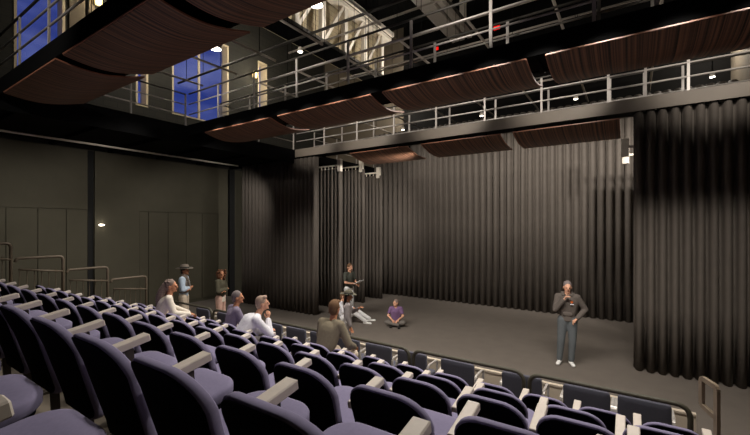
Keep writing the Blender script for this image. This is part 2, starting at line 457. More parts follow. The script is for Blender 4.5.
def spotlamp(x, y, z, label, top):
    r = empty('stage_light', (x, y, z)); tag(r, label, 'stage light', 'stage lights on the pipes')
    bm = B(); lathe(bm, [(.035, .10), (.05, .09), (.058, .02), (.064, 0)], n=14); obj('housing', bm, 'white', r, True)
    obj('lens', lathe(B(), [(.052, -.012), (.056, -.002)], n=14), 'lamp', r)
    obj('yoke', tube(B(), [(0, 0, .12), (0, 0, top-z)], .012, 6), 'black', r)
spots = [(-1.3, 12.4, 6.6, 'below the centre of the far catwalk opening'), (-4.05, 12.4, 6.55, 'left of centre behind the far catwalk rail'), (-7.0, 12.4, 6.5, 'at the left behind the far catwalk rail'), (1.68, 12.4, 6.6, 'at the right behind the far catwalk rail'), (2.0, 10.9, 6.7, 'at the right edge above the far catwalk'), (-6.3, 6.38, 6.95, 'hanging from the pipe above the middle catwalk')]
for x, y, z, w in spots:
    spotlamp(x, y, z, 'small white stage light ' + w, 7.3 if y > 7 else 7.26)
for x, y, z, w in [(-7.85, 5.26, 6.98, 'in front of the blue window'), (-4.78, 5.25, 7.0, 'in front of the white truss')]:
    r = empty('pendant_light', (x, y, z)); tag(r, 'dark cylinder pendant light %s' % w, 'pendant light', 'cylinder pendants')
    obj('housing', lathe(B(), [(.1, .26), (.13, .25), (.13, .0), (.12, 0)], n=18), 'steel', r, True)
    obj('diffuser', lathe(B(), [(.115, -.01), (.118, -.002)], n=18), 'lamp', r)
    obj('cord', tube(B(), [(0, 0, .25), (0, 0, ZC-z)], .008, 6), 'black', r)
# wall lamps
for x, y, z, w in [(XL+.02, 11.2, 9.55, 'between the two windows'), (XL+.02, 5.2, 9.9, 'by the near window behind the rail')]:
    r = empty('wall_lamp', (x, y, z)); tag(r, 'glowing glass wall lamp on the dark block wall %s' % w, 'wall lamp', 'gallery wall lamps')
    obj('back_plate', bx(0, .04, -.09, .09, -.06, .24), 'steel', r)
    obj('glass_shade', lathe(B(), [(.05, -.1), (.09, -.09), (.1, .1), (.07, .15)], (.15, 0, .05), 14), 'lampsoft', r, True)
    obj('cap', bx(.04, .2, -.03, .03, .2, .23), 'steel', r)
    add_light('POINT', 'wall_lamp_glow', (x+.45, y, z), 18, (1, .85, .6), size=.1)
r = empty('wall_sconce', (XL+.09, 5.28, 2.97)); tag(r, 'small white downlight sconce on the olive wall panel', 'wall lamp')
obj('shade', lathe(B(), [(.045, -.02), (.07, .0), (.085, .012)], (.09, 0, 0), 16), 'lamp', r); obj('bracket', bx(0, .05, -.04, .04, -.04, .04), 'white', r)

def exit_sign(x, y, z, w, face):
    r = empty('exit_sign', (x, y, z)); tag(r, 'small glowing red sign %s' % w, 'sign', 'red signs')
    obj('housing', bx(-.12, .12, 0, .06, -.075, .075, bev=.01), 'black', r)
    obj('sign_face', bx(-.11, .11, -.012, -.001, -.065, .065), 'red', r)
    obj('bracket', bx(-.02, .02, .02, .04, .075, .28), 'black', r)
exit_sign(-7.0, 15.3, 10.6, 'high beside the end of the white truss', 0)
exit_sign(-3.9, 13.6, 9.9, 'by the end of the grey truss at top centre', 0)
exit_sign(-10.2, 15.55, 9.45, 'under the dark beam of the white truss', 0)

# ------------------------------------------------------------------ tiered seats
def make_seat(w):
    r = empty('auditorium_seat')
    H0, H1 = .33, .90
    bw = min(w-.05, .475); xo = bw/2+.012
    def fm(x, t, d):
        z = H0+t
        return (x + xo, (H1-z)*.40 - max(0, .55-z)*.22 - .035*(1-(2*x/bw)**2) + d, z)
    out = rrect(bw, H1-H0, .16, .05)
    def narrow(o): return [(x*(1-.10*max(0, (.3-y))/.3), y) for x, y in o]
    obj('back_cushion', slab(narrow(out), fm, -.006, .046, .010), 'fabric', r, True)
    out2 = [(x*.955, .01+y*.965) for x, y in out]
    obj('back_shell', slab(narrow(out2), fm, -.013, .004, .003), 'shell', r, True)
    pw = min(w-.095, .46)
    def pm(x, y, d): return (x+xo, .20+y, .395+.06*y/.44+d)
    po = rrect(pw, .46, .13, .04)
    obj('seat_cushion', slab(po, pm, .0, .075, .018), 'fabric', r, True)
    obj('seat_pan', slab([(x*.94, .012+y*.93) for x, y in po], pm, -.03, .004, .01), 'shell', r, True)
    def arm(x):
        bm = B(); bar(bm, (x, .09, .715), (x, .375, .768), .066, .042)
        es = list(bm.edges); bmesh.ops.bevel(bm, geom=es, offset=.005, segments=1, affect='EDGES')
        a = obj('armrest', bm, 'armwood', r)
        bm = B(); bar(bm, (x, .30, .02), (x, .27, .72), .03, .05, (0, 1, 0)); bar(bm, (x, .16, .45), (x, .29, .45), .026, .06)
        box(bm, x-.03, x+.03, .20, .42, 0, .02)
        obj('arm_support', bm, 'armpost', r)
    arm(-.002)
    return r, arm

ORD = ['first', 'second', 'third', 'fourth', 'fifth', 'sixth', 'seventh', 'eighth', 'ninth', 'tenth', 'eleventh', 'twelfth', 'thirteenth', 'fourteenth', 'fifteenth', 'sixteenth', 'seventeenth', 'eighteenth', 'nineteenth', 'twentieth']
RN = dict(Z='rearmost row', A='foreground row', B='row just beyond the foreground row', C='middle tiered row', D='second row from the stage', E='tiered row closest to the stage')
SPEC = dict(Z=(-1.80, [-3, -2, -1, 0]), A=(-.555, range(-14, 2)), B=(-.09, range(-15, 1)), C=(.02, range(-18, 1)), D=(-.06, range(-16, 1)), E=(.06, range(-18, 1)))
for key, yb, zf, w in ROWS:
    xs, rng = SPEC[key]
    proto, armf = make_seat(w)
    ks = sorted(rng, reverse=True)
    seats = []
    for n, kk in enumerate(ks):
        seats.append((n, xs+kk*w))
    # copies are made before the aisle end of the row gets its second armrest
    for n, x in seats[1:]:
        c = copy_tree(proto); c.location = (x, yb, zf)
        end = ', left end' if (n == len(seats)-1 and key in 'CDE') else ''
        tag(c, 'navy lavender-edged theatre seat, %s from right in %s%s' % (ORD[n], RN[key], end), 'seat', 'tiered theatre seats')
    proto.location = (seats[0][1], yb, zf)
    tag(proto, 'navy lavender-edged theatre seat at right end of %s' % RN[key], 'seat', 'tiered theatre seats')
    armf(w-.002)

# ------------------------------------------------------------------ front guard rails, loose seats and low wall
gaps = [.53, -1.11, -2.79, -4.47, -6.15, -7.88, -9.56]
gn = ['rightmost', 'second from the right', 'third from the right', 'middle', 'third from the left', 'leftmost']
for i, (b, a) in enumerate(zip(gaps, gaps[1:])):
    a += .035; b -= .035 if i else 0
    r = empty('guard_rail', ((a+b)/2, 5.2, 0)); tag(r, 'dark olive round-cornered guard rail before the floor seats, %s of six' % gn[i], 'railing', 'front guard rails')
    h = (b-a)/2
    obj('rail_frame', tube(B(), fillet([(-h, 0, .01), (-h, 0, 1.06), (h, 0, 1.06), (h, 0, .01)], .14, 7), .026, 10), 'guard', r, True)
    bm = B()
    for s in (-1, 1): lathe(bm, [(.055, 0), (.055, .008), (.03, .015)], (s*h, 0, 0), 14)
    obj('base_flange', bm, 'guard', r)

def make_loose():
    r = empty('floor_seat'); w = .54
    def fm(x, t, d): return (x+w/2, -.08*(t)+d+.05, .43+t)
    out = rrect(w, .41, .035, .03, 4)
    obj('backrest', slab(out, fm, 0, .06, .012), 'loose', r, True)
    def pm(x, y, d): return (x+w/2, .08+y, .38+d)
    obj('seat_cushion', slab(rrect(w-.06, .42, .05, .03, 4), pm, 0, .07, .012), 'loose', r, True)
    for s in (0, 1):
        x = -.022 if s == 0 else w+.022
        pts = fillet([(x, .04, .38), (x, .04, .66), (x, .42, .66), (x, .42, .02)], .07, 5)
        bm = B()
        for a, b in zip(pts, pts[1:]): bar(bm, a, b, .032, .022, (0, .5, .85) if abs((b-a).z) < abs((b-a).y) else (0, 1, 0))
        obj('arm_loop', bm, 'chrome', r)
    bm = B()
    for x in (.05, w-.05):
        tube(bm, [(x, .10, .39), (x, .06, .01)], .014, 8); tube(bm, [(x, .44, .39), (x, .46, .01)], .014, 8)
    obj('leg', bm, 'chrome', r)
    return r
LX = [-.13, -.75, -1.56, -2.52, -3.32, -3.99, -4.68, -5.33, -6.01, -6.70, -7.35, -7.94, -8.41-.13, -9.30]
LX = [-.13, -.75, -1.56, -2.52, -3.32, -3.99, -4.68, -5.35, -6.03, -6.72, -7.40, -8.44, -9.32]
lp = make_loose()
for i, x in enumerate(LX):
    c = lp if i == 0 else copy_tree(lp)
    c.location = (x, 5.66, .0)
    tag(c, 'slate grey floor seat with pale arm loops behind the guard rail, %s from the right' % ORD[i], 'seat', 'loose floor seats')
lw = empty('low_wall', (-4.6, 6.3, 0)); tag(lw, 'low beige partition wall between the floor seats and the stage', 'partition')
obj('panel', bx(-5.3, 5.3, 0, .05, 0, .54, bev=.01), 'low', lw); obj('cap', bx(-5.3, 5.3, -.01, .06, .542, .57), 'low', lw)

# stepped stair railings at the left end of the tiers
SR = [(1.50, 2.33, 2.61), (2.33, 3.17, 2.30), (3.17, 4.02, 1.99), (4.02, 4.88, 1.68)]
SR.insert(0, (.66, 1.50, 2.92))
def tier_z(y):
    z = ROWS[0][2]
    for r in ROWS:
        if y >= r[1]-.06: z = r[2]
    return z
for i, (a, b, zt) in enumerate(SR):
    r = empty('stair_railing', (-10.2, b, 0)); tag(r, 'tan tubular stepped stair railing with balusters, %s along the left wall' % ['highest one', 'second highest', 'third highest', 'fourth highest', 'lowest one'][i], 'railing', 'left stair railings')
    zb = tier_z(b)
    ya = a-b+.06
    obj('rail', tube(B(), fillet([(0, ya, zt-.07), (0, ya+.03, zt), (0, -.0, zt), (0, 0, zb+.005)], .09, 6), .028, 10), 'railtan', r, True)
    obj('handrail', tube(B(), [(.05, ya+.04, zt-.22), (.05, -.02, zt-.32)], .02, 8), 'railtan', r, True)
    bm = B()
    for k in range(6):
        y = ya+.07+k*(b-a-.14)/6
        tube(bm, [(0, y, zt-.25), (0, y, tier_z(b+y)+.005)], .008, 6)
    obj('balusters', bm, 'railtan', r)
    obj('bracket', bx(0, .05, -.3, -.28, zt-.30, zt-.28), 'railtan', r)

# handrail loop at the right end of the front tier
r = empty('aisle_handrail', (.655, 4.6, 0)); tag(r, 'tan looped aisle handrail post at the right end of the front rows', 'handrail')
dv = Vector((-.4236, .919, 0)).normalized()*.20
zt = 1.50
pts = fillet([Vector((0, 0, .35)), Vector((0, 0, zt)), dv+Vector((0, 0, zt+.01)), dv+Vector((0, 0, zt-.25)), Vector((0, 0, zt-.28))], .03, 4)
bm = B()
for a, b in zip(pts, pts[1:]):
    bar(bm, a, b, .03, .045, (dv.x, dv.y, .01) if abs((b-a).z) > .02 else (0, 0, 1))
obj('loop', bm, 'looptan', r)
obj('foot', bx(-.05, .05, -.05, .05, .35, .365), 'looptan', r)
# ------------------------------------------------------------------ people
for n, c, r in (('skin_light', (222, 168, 138), .55), ('skin_tan', (196, 138, 104), .55), ('skin_dark', (120, 78, 56), .5), ('cream', (226, 216, 200), .85), ('lightblue', (196, 212, 228), .85),
                ('vest', (120, 108, 98), .9), ('khaki', (222, 204, 182), .85), ('olivecloth', (92, 88, 72), .9), ('pink', (226, 186, 170), .85), ('purplegrey', (132, 122, 140), .9),
                ('whitecloth', (240, 238, 242), .85), ('greytrouser', (160, 154, 150), .9), ('taupe', (132, 122, 102), .9), ('plaid', (150, 142, 140), .9), ('teeGreen', (82, 84, 76), .9),
                ('whitetrouser', (232, 230, 228), .85), ('purpletee', (122, 94, 130), .9), ('greyleg', (112, 106, 100), .9), ('hoodie', (94, 86, 80), .9), ('jeans', (92, 96, 98), .9),
                ('shoewhite', (238, 236, 232), .5), ('shoedark', (46, 44, 42), .6), ('hairgrey', (132, 114, 104), .8), ('hairbrown', (104, 70, 50), .8), ('hairdark', (42, 36, 34), .75), ('hairash', (170, 146, 128), .75),
                ('hairgreyman', (122, 112, 110), .8), ('hairtan', (112, 84, 60), .8), ('hatgrey', (134, 124, 112), .9), ('hatolive', (100, 96, 82), .9), ('eyedark', (30, 22, 20), .3), ('lip', (150, 80, 70), .5), ('paper', (240, 240, 238), .7), ('orange', (224, 110, 50), .6)):
    M[n] = mat(n, c, r, var=.08, scale=40, spec=.25)

V = Vector
def cap(bm, p0, p1, r0, r1, k=1., lat=(1, 0, 0), n=14, e=1.):
    """tapered capsule; k squashes it across the axis given by lat"""
    p0, p1 = V(p0), V(p1); d = p1-p0
    if d.length < 1e-5: d = V((0, 0, 1e-4))
    dn = d.normalized(); la = V(lat); la = la-dn*la.dot(dn)
    if la.length < .05: la, _ = frame_of(d)
    la.normalize(); fb = dn.cross(la)
    prof = []
    for i in range(5):
        a = PI/2*(1-i/4); prof.append((p0-dn*r0*math.sin(a)*min(1, k+.2)*e, max(.0015, r0*math.cos(a))))
    for i in range(5):
        a = PI/2*i/4; prof.append((p1+dn*r1*math.sin(a)*min(1, k+.2), max(.0015, r1*math.cos(a))))
    rings = [[bm.verts.new(c + la*math.cos(2*PI*j/n)*r + fb*math.sin(2*PI*j/n)*r*k) for j in range(n)] for c, r in prof]
    for a, b in zip(rings, rings[1:]):
        for j in range(n): bm.faces.new((a[j], a[(j+1) % n], b[(j+1) % n], b[j]))
    bm.faces.new(rings[0][::-1]); bm.faces.new(rings[-1])

def ell(bm, c, r, mtx=None, n=16):
    g = bmesh.ops.create_uvsphere(bm, u_segments=n, v_segments=n*2//3, radius=1)
    for v in g['verts']:
        p = V((v.co.x*r[0], v.co.y*r[1], v.co.z*r[2])) + V(c)
        v.co = mtx @ p if mtx else p

def blend(bm, voxel, smooth=6, fac=.5):
    """grow one continuous skin over the overlapping volumes in bm"""
    me = bpy.data.meshes.new('t'); bmesh.ops.recalc_face_normals(bm, faces=bm.faces); bm.to_mesh(me); bm.free()
    o = bpy.data.objects.new('t', me); COL.objects.link(o)
    r = o.modifiers.new('r', 'REMESH'); r.mode = 'VOXEL'; r.voxel_size = voxel
    s = o.modifiers.new('s', 'SMOOTH'); s.iterations = smooth; s.factor = fac
    dg = bpy.context.evaluated_depsgraph_get(); dg.update()
    out = bmesh.new(); out.from_mesh(bpy.data.meshes.new_from_object(o.evaluated_get(dg)))
    bpy.data.objects.remove(o); bpy.data.meshes.remove(me)
    return out

STAND = dict(pel=(0, 0, .95), wai=(0, .0, 1.10), che=(0, .01, 1.30), nek=(0, .0, 1.46), hed=(0, .03, 1.60), shR=(.175, 0, 1.40), shL=(-.175, 0, 1.40),
             elR=(.22, -.03, 1.12), elL=(-.22, -.03, 1.12), wrR=(.23, .06, .88), wrL=(-.23, .06, .88), hiR=(.09, 0, .92), hiL=(-.09, 0, .92),
             knR=(.10, .02, .50), knL=(-.10, .02, .50), anR=(.11, -.02, .09), anL=(-.11, -.02, .09))
def sit_pose(seat=.50, lean=.12):
    d = dict(STAND); z = seat+.09
    d.update(pel=(0, 0, z), hiR=(.09, .03, z-.02), hiL=(-.09, .03, z-.02), wai=(0, lean*.25, z+.16), che=(0, lean*.75, z+.36), nek=(0, lean*1.2, z+.53), hed=(0, lean*1.2+.05, z+.67),
             shR=(.175, lean, z+.46), shL=(-.175, lean, z+.46), knR=(.13, .46, seat+.06), knL=(-.13, .46, seat+.06), anR=(.13, .44, .09), anL=(-.13, .44, .09),
             elR=(.25, lean+.12, z+.2), elL=(-.25, lean+.12, z+.2), wrR=(.13, .38, seat+.15), wrL=(-.13, .38, seat+.15))
    return d

def person(label, loc, face, pose, skin, top, sleeve, legs, shoe, hair, hairmat, scale=1., headyaw=0., headtilt=0., hat=None, female=False, extra=None, curl=(.7, .7), handdir=None, hem=.0):
    root = empty('person', loc, math.atan2(-face[0], face[1])); root.scale = (scale,)*3
    tag(root, label, 'person')
    J = {k: V(v) for k, v in pose.items()}
    def mid(a, b, t): return J[a].lerp(J[b], t)
    hm = Matrix.Translation(J['hed']) @ Matrix.Rotation(headyaw, 4, 'Z') @ Matrix.Rotation(-headtilt, 4, 'X')
    sw = .94 if female else 1.
    # body: one continuous skin
    bm = B()
    cap(bm, J['pel'], J['wai'], .125, .11*sw, .72); cap(bm, J['wai'], J['che'], .11*sw, .135*sw, .72); cap(bm, J['che'], J['nek']-V((0, 0, .06)), .13*sw, .07, .7)
    cap(bm, J['nek']-V((0, 0, .06)), J['hed']-V((0, .01, .05)), .054, .052)
    for s in 'RL':
        cap(bm, mid('nek', 'sh'+s, .35)-V((0, 0, .04)), J['sh'+s], .05, .052)
        cap(bm, J['sh'+s], J['el'+s], .046, .037); cap(bm, J['el'+s], J['wr'+s], .038, .026)
        cap(bm, J['hi'+s], J['kn'+s], .078, .052); cap(bm, J['kn'+s], J['an'+s], .052, .036)
        # palm
        hd = V(handdir[s]).normalized() if handdir and s in handdir else (J['wr'+s]-J['el'+s]).normalized()
        cap(bm, J['wr'+s], J['wr'+s]+hd*.075, .026, .034, .5, lat=(hd.cross(V((0, 0, 1))) if abs(hd.z) < .9 else V((0, 1, 0))))
    ell(bm, (0, -.012, .018), (.074, .092, .10), hm); ell(bm, (0, .022, -.035), (.056, .062, .075), hm)      # skull, jaw
    ell(bm, (0, .095, -.016), (.014, .022, .024), hm, 10); ell(bm, (0, .082, .02), (.045, .012, .012), hm, 10)   # nose, brow
    ell(bm, (0, .078, -.088), (.022, .016, .018), hm, 10)                                                         # chin
    for s in (-1, 1): ell(bm, (s*.076, -.012, -.01), (.012, .022, .034), hm, 10)                                  # ears
    bb = blend(bm, .0095, 4)
    for s, sx in (('R', 1), ('L', -1)):
        hd = V(handdir[s]).normalized() if handdir and s in handdir else (J['wr'+s]-J['el'+s]).normalized()
        lat = hd.cross(V((0, 0, 1))) if abs(hd.z) < .9 else V((0, 1, 0))
        lat.normalize(); nrm = lat.cross(hd).normalized()
        c = curl[0] if s == 'R' else curl[1]
        base = J['wr'+s]+hd*.07
        for q, L in zip((-.026, -.009, .009, .026), (.066, .078, .074, .058)):
            p = base+lat*q; d = hd.copy()
            for seg, (ls, rr) in enumerate(((.45, .0092), (.32, .0085), (.23, .0075))):
                d = (d - nrm*c*.55).normalized(); p2 = p+d*L*ls
                cap(bb, p, p2, rr, rr*.93, n=8); p = p2
        p = J['wr'+s]+hd*.025-lat*.026; d = (hd*.7-lat*.65-nrm*.3).normalized()
        for ls, rr in ((.034, .011), (.028, .0095)):
            p2 = p+d*ls; cap(bb, p, p2, rr, rr*.92, n=8); p = p2; d = (d+hd*.5+lat*.3).normalized()
    obj('body', bb, skin, root, True)
    for s in (-1, 1):
        e = B(); ell(e, (s*.031, .082, .006), (.011, .007, .007), hm, 10); obj('eye', e, 'eyedark', root, True)
    e = B(); ell(e, (0, .086, -.055), (.022, .006, .006), hm, 10); obj('mouth', e, 'lip', root, True)
    # top
    bm = B(); g = .017
    if hem: cap(bm, J['pel']-V((0, 0, hem)), J['wai'], .15, .125*sw, .76, e=.2)
    cap(bm, J['pel']+V((0, 0, .0)), J['wai'], .132+g, .12*sw+g, .74, e=.25)
    cap(bm, mid('shL', 'shR', .25)-V((0, .02, .07)), mid('shL', 'shR', .75)-V((0, .02, .07)), .095, .095, .8, (0, 1, 0))
    for q in (-1, 1): cap(bm, J['shR' if q > 0 else 'shL']-V((q*.035, .01, .03)), J['wai']+V((q*.075, 0, 0)), .078, .085); cap(bm, J['wai'], J['che'], .12*sw+g, .142*sw+g, .74); cap(bm, J['che'], J['nek']-V((0, 0, .055)), .135*sw+g, .066, .72)
    for s in 'RL':
        cap(bm, mid('nek', 'sh'+s, .25)-V((0, 0, .05)), J['sh'+s], .052+g, .055+g)
        if sleeve > 0:
            e = mid('sh'+s, 'el'+s, min(1, sleeve*2)); cap(bm, J['sh'+s], e, .052+g, .043+g)
            if sleeve > .5: cap(bm, J['el'+s], mid('el'+s, 'wr'+s, (sleeve-.5)*2), .043+g, .030+g)
    obj('shirt', blend(bm, .0115, 7), top, root, True)
    # trousers
    bm = B()
    cap(bm, J['pel']+V((0, 0, .0)), J['pel']+V((0, 0, .06)), .128+g*.6, .12+g*.6, .74)
    for s in 'RL':
        cap(bm, J['hi'+s], J['kn'+s], .086+g, .058+g); cap(bm, J['kn'+s], mid('kn'+s, 'an'+s, .96), .058+g, .042+g)
    obj('trousers', blend(bm, .0115, 7), legs, root, True)
    for s in 'RL':
        a = J['an'+s]; fwd = (J['kn'+s]-a); fwd.z = 0
        sh = B(); toe = V((0, 1, 0)) if a.z < .12 and abs(J['kn'+s].z-a.z) > .2 else V((.3 if s == 'L' else -.3, .9, 0)).normalized()
        toe = (toe + V((.22 if s == 'R' else -.22, 0, 0))).normalized()
        zf = a.z-.045
        cap(sh, (a.x-toe.x*.05, a.y-toe.y*.05, zf), (a.x+toe.x*.15, a.y+toe.y*.15, zf-.008), .043, .040, .8, toe.cross(V((0, 0, 1)))); cap(sh, (a.x, a.y, zf+.02), (a.x, a.y, a.z+.02), .043, .042)
        sm = blend(sh, .01, 3)
        for v in sm.verts:
            if v.co.z < max(.0, a.z-.088): v.co.z = max(.0, a.z-.088)
        obj('shoe', sm, shoe, root, True)
    # hair
    bm = B(); rnd = random.Random(hash(label) % 1000 if False else len(label)*7)
    ell(bm, (0, -.026, .038), (.083, .092, .098), hm); ell(bm, (0, -.055, -.01), (.072, .06, .085), hm)
    if hair == 'quiff':
        for k in range(7): ell(bm, (-.05+.017*k, .035, .105+.006*(k % 2)), (.02, .04, .02), hm, 8)
    if hair == 'curly':
        for k in range(90):
            a = rnd.uniform(0, 2*PI); z = rnd.uniform(-.17, .12); rad = .088 + .03*(1-abs(z)*4) if z > -.08 else .085
            y = math.sin(a)*rad-.03
            if y > .04 and z < .07: continue
            ell(bm, (math.cos(a)*rad*1.05, y, z), (.03, .03, .03), hm, 6)
    if hair == 'ponytail':
        for k in range(12):
            t = k/11; ell(bm, (.0, -.115-.05*math.sin(t*PI*.8)-.03*t, .02-.42*t), (.068+.04*math.sin(t*PI), .065+.03*math.sin(t*PI), .055), hm, 10)
        for k in range(40):
            a = rnd.uniform(0, 2*PI); ell(bm, (math.cos(a)*.078, -.03+math.sin(a)*.085 if math.sin(a) < .3 else -.02, rnd.uniform(0, .12)), (.017, .017, .017), hm, 6)
    if hair == 'bun':
        ell(bm, (0, -.125, .03), (.045, .042, .045), hm, 10); ell(bm, (0, -.09, -.06), (.05, .04, .06), hm, 10)
    if hair == 'long':
        for k in range(8): ell(bm, (0, -.07, -.03-.03*k), (.075-.004*k, .05, .04), hm, 10)
    obj('hair', blend(bm, .009, 2), hairmat, root, True)
    if hat:
        bm = B()
        ring = [(.001, .145), (.05, .15), (.085, .14), (.098, .10), (.104, .045), (.112, .04), (.19, .048), (.196, .042), (.19, .036), (.105, .028), (.10, .03), (.001, .03)]
        lathe(bm, ring, n=28, sy=1.12)
        for v in bm.verts:
            if v.co.z > .13 and abs(v.co.x) < .04: v.co.z -= .025
            rr = math.hypot(v.co.x, v.co.y)
            if rr > .13: v.co.z += .14*max(0, abs(v.co.x)-.1) - .10*max(0, v.co.y-.13)
            v.co = hm @ (v.co + V((0, -.015, .025)))
        ho = obj('hat', bm, hat, root, True)
        bm = B(); lathe(bm, [(.105, .05), (.107, .052), (.104, .078), (.102, .08)], n=28, sy=1.12)
        for v in bm.verts: v.co = hm @ (v.co + V((0, -.015, .025)))
        obj('hat_band', bm, 'shoedark', ho, True)
    if extra: extra(root, J, hm)
    return root

def P(base, **k):
    d = dict(base); d.update(k); return d

def surf(name, m, voxel=.0115, sm=6):
    return lambda bm, root: obj(name, blend(bm, voxel, sm), m, root, True)

# seated woman, long ponytail, cream jacket
p = P(sit_pose(.47, .16), elR=(.27, .22, .78), wrR=(.16, .52, .70), elL=(-.22, .3, .80), wrL=(-.06, .56, .68))
person('person with a long grey-brown ponytail in a cream jacket, seated at left', (-6.98, 3.52, .655), (.30, .95), p, 'skin_tan', 'cream', .95, 'khaki', 'shoedark', 'ponytail', 'hairgrey', .98, -.55, .02, female=True, hem=.05)

# standing in hat and vest, arms crossed
p = P(STAND, elR=(.25, .05, 1.13), wrR=(-.04, .19, 1.17), elL=(-.25, .05, 1.13), wrL=(.05, .165, 1.12))
def vest(root, J, hm):
    bm = B(); cap(bm, (0, .0, 1.06), (0, .005, 1.30), .150, .165, .74); cap(bm, (0, 0, 1.30), (0, -.005, 1.42), .160, .085, .72)
    surf('vest', 'vest')(bm, root)
    bm = B(); cap(bm, (-.06, .0, 1.44), (.06, .0, 1.44), .085, .085); cap(bm, (.05, .09, 1.40), (.04, .15, 1.22), .045, .03); surf('scarf', 'vest')(bm, root)
person('person standing with crossed arms in a grey brimmed hat, pale blue shirt and vest', (-10.35, 5.95, 0), (.72, .69), p, 'skin_tan', 'lightblue', .8, 'khaki', 'shoedark', 'short', 'hairdark', 1.06, -.25, -.02, 'hatgrey', extra=vest, handdir=dict(R=(-1, -.35, .1), L=(1, -.35, .1)))

# standing woman, curly hair, olive cardigan
def hemband(root, J, hm):
    bm = B(); cap(bm, (0, 0, .825), (0, 0, .875), .168, .166, .78, e=.2); surf('shirt_hem', 'cream')(bm, root)
person('person with curly brown hair in an olive cardigan and pink trousers, standing with crossed arms', (-9.65, 6.62, 0), (.85, .45), p, 'skin_tan', 'olivecloth', .95, 'pink', 'shoedark', 'curly', 'hairbrown', .99, -.85, .0, female=True, extra=hemband, hem=.1, handdir=dict(R=(-1, -.35, .1), L=(1, -.35, .1)))

# seated, purple-grey top
p = P(sit_pose(.47, .10), wrR=(.10, .42, .64), wrL=(-.10, .42, .64))
person('person with short grey hair in a purple-grey top, seated near the stage', (-6.20, 4.42, .35), (.35, .94), p, 'skin_tan', 'purplegrey', .95, 'greyleg', 'shoedark', 'short', 'hairgreyman', 1.02, -.45, .0)

# seated man in white, leaning with hand at chin
p = P(sit_pose(.45, .30), shR=(.165, .29, .955), shL=(-.165, .25, .925), nek=(0, .36, 1.035), hed=(0, .45, 1.165), elR=(.20, .50, .70), wrR=(.05, .52, .92), elL=(-.22, .46, .66), wrL=(-.03, .55, .72), knR=(.17, .50, .54), knL=(-.17, .50, .54))
person('person with ash blond hair in a white shirt, seated leaning with hand at chin', (-4.86, 3.56, .655), (.36, .93), p, 'skin_light', 'whitecloth', .95, 'greytrouser', 'shoedark', 'quiff', 'hairash', .95, -.3, -.05, curl=(1.4, .6), handdir=dict(R=(0, .1, 1)))

# seated man in taupe jacket
p = P(sit_pose(.47, .16), elR=(.30, .20, .76), wrR=(.20, .46, .64), elL=(-.28, .22, .80), wrL=(-.10, .46, .74), knR=(.2, .44, .53), knL=(-.16, .46, .53))
person('person in a taupe jacket with brown hair, seated nearest the stage, seen from behind', (-3.88, 4.43, .35), (.02, 1), p, 'skin_tan', 'taupe', .95, 'khaki', 'shoedark', 'quiff', 'hairtan', 1.06, .15, .02, hem=.04)

# standing in hat and patterned shirt behind the guard rail
p = P(STAND, elL=(-.22, .16, 1.16), wrL=(-.05, .30, 1.28), wrR=(.24, .06, .86))
person('person in an olive brimmed hat and grey patterned shirt, standing just beyond the guard rail', (-5.22, 6.75, 0), (.72, .69), p, 'skin_tan', 'plaid', .9, 'greytrouser', 'shoedark', 'long', 'hairdark', .865, -.25, .08, 'hatolive', female=True, hem=.12)

# floor sitter in white trousers
p = P(STAND, pel=(0, 0, .12), hiR=(.09, .02, .11), hiL=(-.09, .02, .11), wai=(0, -.06, .27), che=(0, -.08, .47), nek=(0, -.05, .64), hed=(0, 0, .78), shR=(.175, -.06, .57), shL=(-.175, -.06, .57),
      elR=(.24, .06, .35), wrR=(.16, .28, .34), elL=(-.26, .10, .40), wrL=(-.10, .30, .40), knR=(.24, .36, .34), knL=(-.2, .42, .28), anR=(.20, .72, .07), anL=(-.12, .80, .07))
person('person in white trousers sitting on the stage floor, half hidden behind the hat wearer', (-7.35, 9.3, 0), (.93, .5), p, 'skin_light', 'whitecloth', .9, 'whitetrouser', 'shoewhite', 'short', 'hairtan', 1., 0., .05)

# standing reader
p = P(STAND, elR=(.23, .05, 1.14), wrR=(.10, .30, 1.12), elL=(-.23, .05, 1.14), wrL=(-.08, .30, 1.08))
rd = person('person in a dark grey-green tee reading from white pages, standing on the stage', (-7.55, 9.85, 0), (.80, -.10), p, 'skin_light', 'teeGreen', .34, 'whitetrouser', 'shoewhite', 'short', 'hairtan', 1.0, 0., .18, curl=(.9, .9))
fa = math.atan2(-.80, -.10)
pg = B(); box(pg, -.105, .105, -.15, .15, -.006, .006)
po = obj('script_pages', pg, 'paper'); tag(po, 'white script pages held by the standing reader on the stage', 'papers')
po.location = V((-7.55, 9.85, 0)) + Matrix.Rotation(fa, 3, 'Z') @ V((.01, .42, 1.165)); po.rotation_euler = (math.radians(28), 0, fa)

# cross-legged girl
p = P(STAND, pel=(0, 0, .13), hiR=(.09, .03, .12), hiL=(-.09, .03, .12), wai=(0, .03, .28), che=(0, .05, .46), nek=(0, .06, .62), hed=(0, .10, .75), shR=(.165, .04, .56), shL=(-.165, .04, .56),
      elR=(.25, .10, .33), wrR=(.10, .30, .24), elL=(-.25, .10, .33), wrL=(-.10, .30, .24), knR=(.28, .28, .15), knL=(-.28, .28, .15), anR=(-.12, .36, .09), anL=(.12, .28, .08))
person('person in a purple tee and grey trousers sitting cross-legged on the stage floor', (-5.80, 9.85, 0), (.42, -.90), p, 'skin_light', 'purpletee', .3, 'greyleg', 'shoedark', 'bun', 'hairgrey', .89, -.75, .05, female=True)

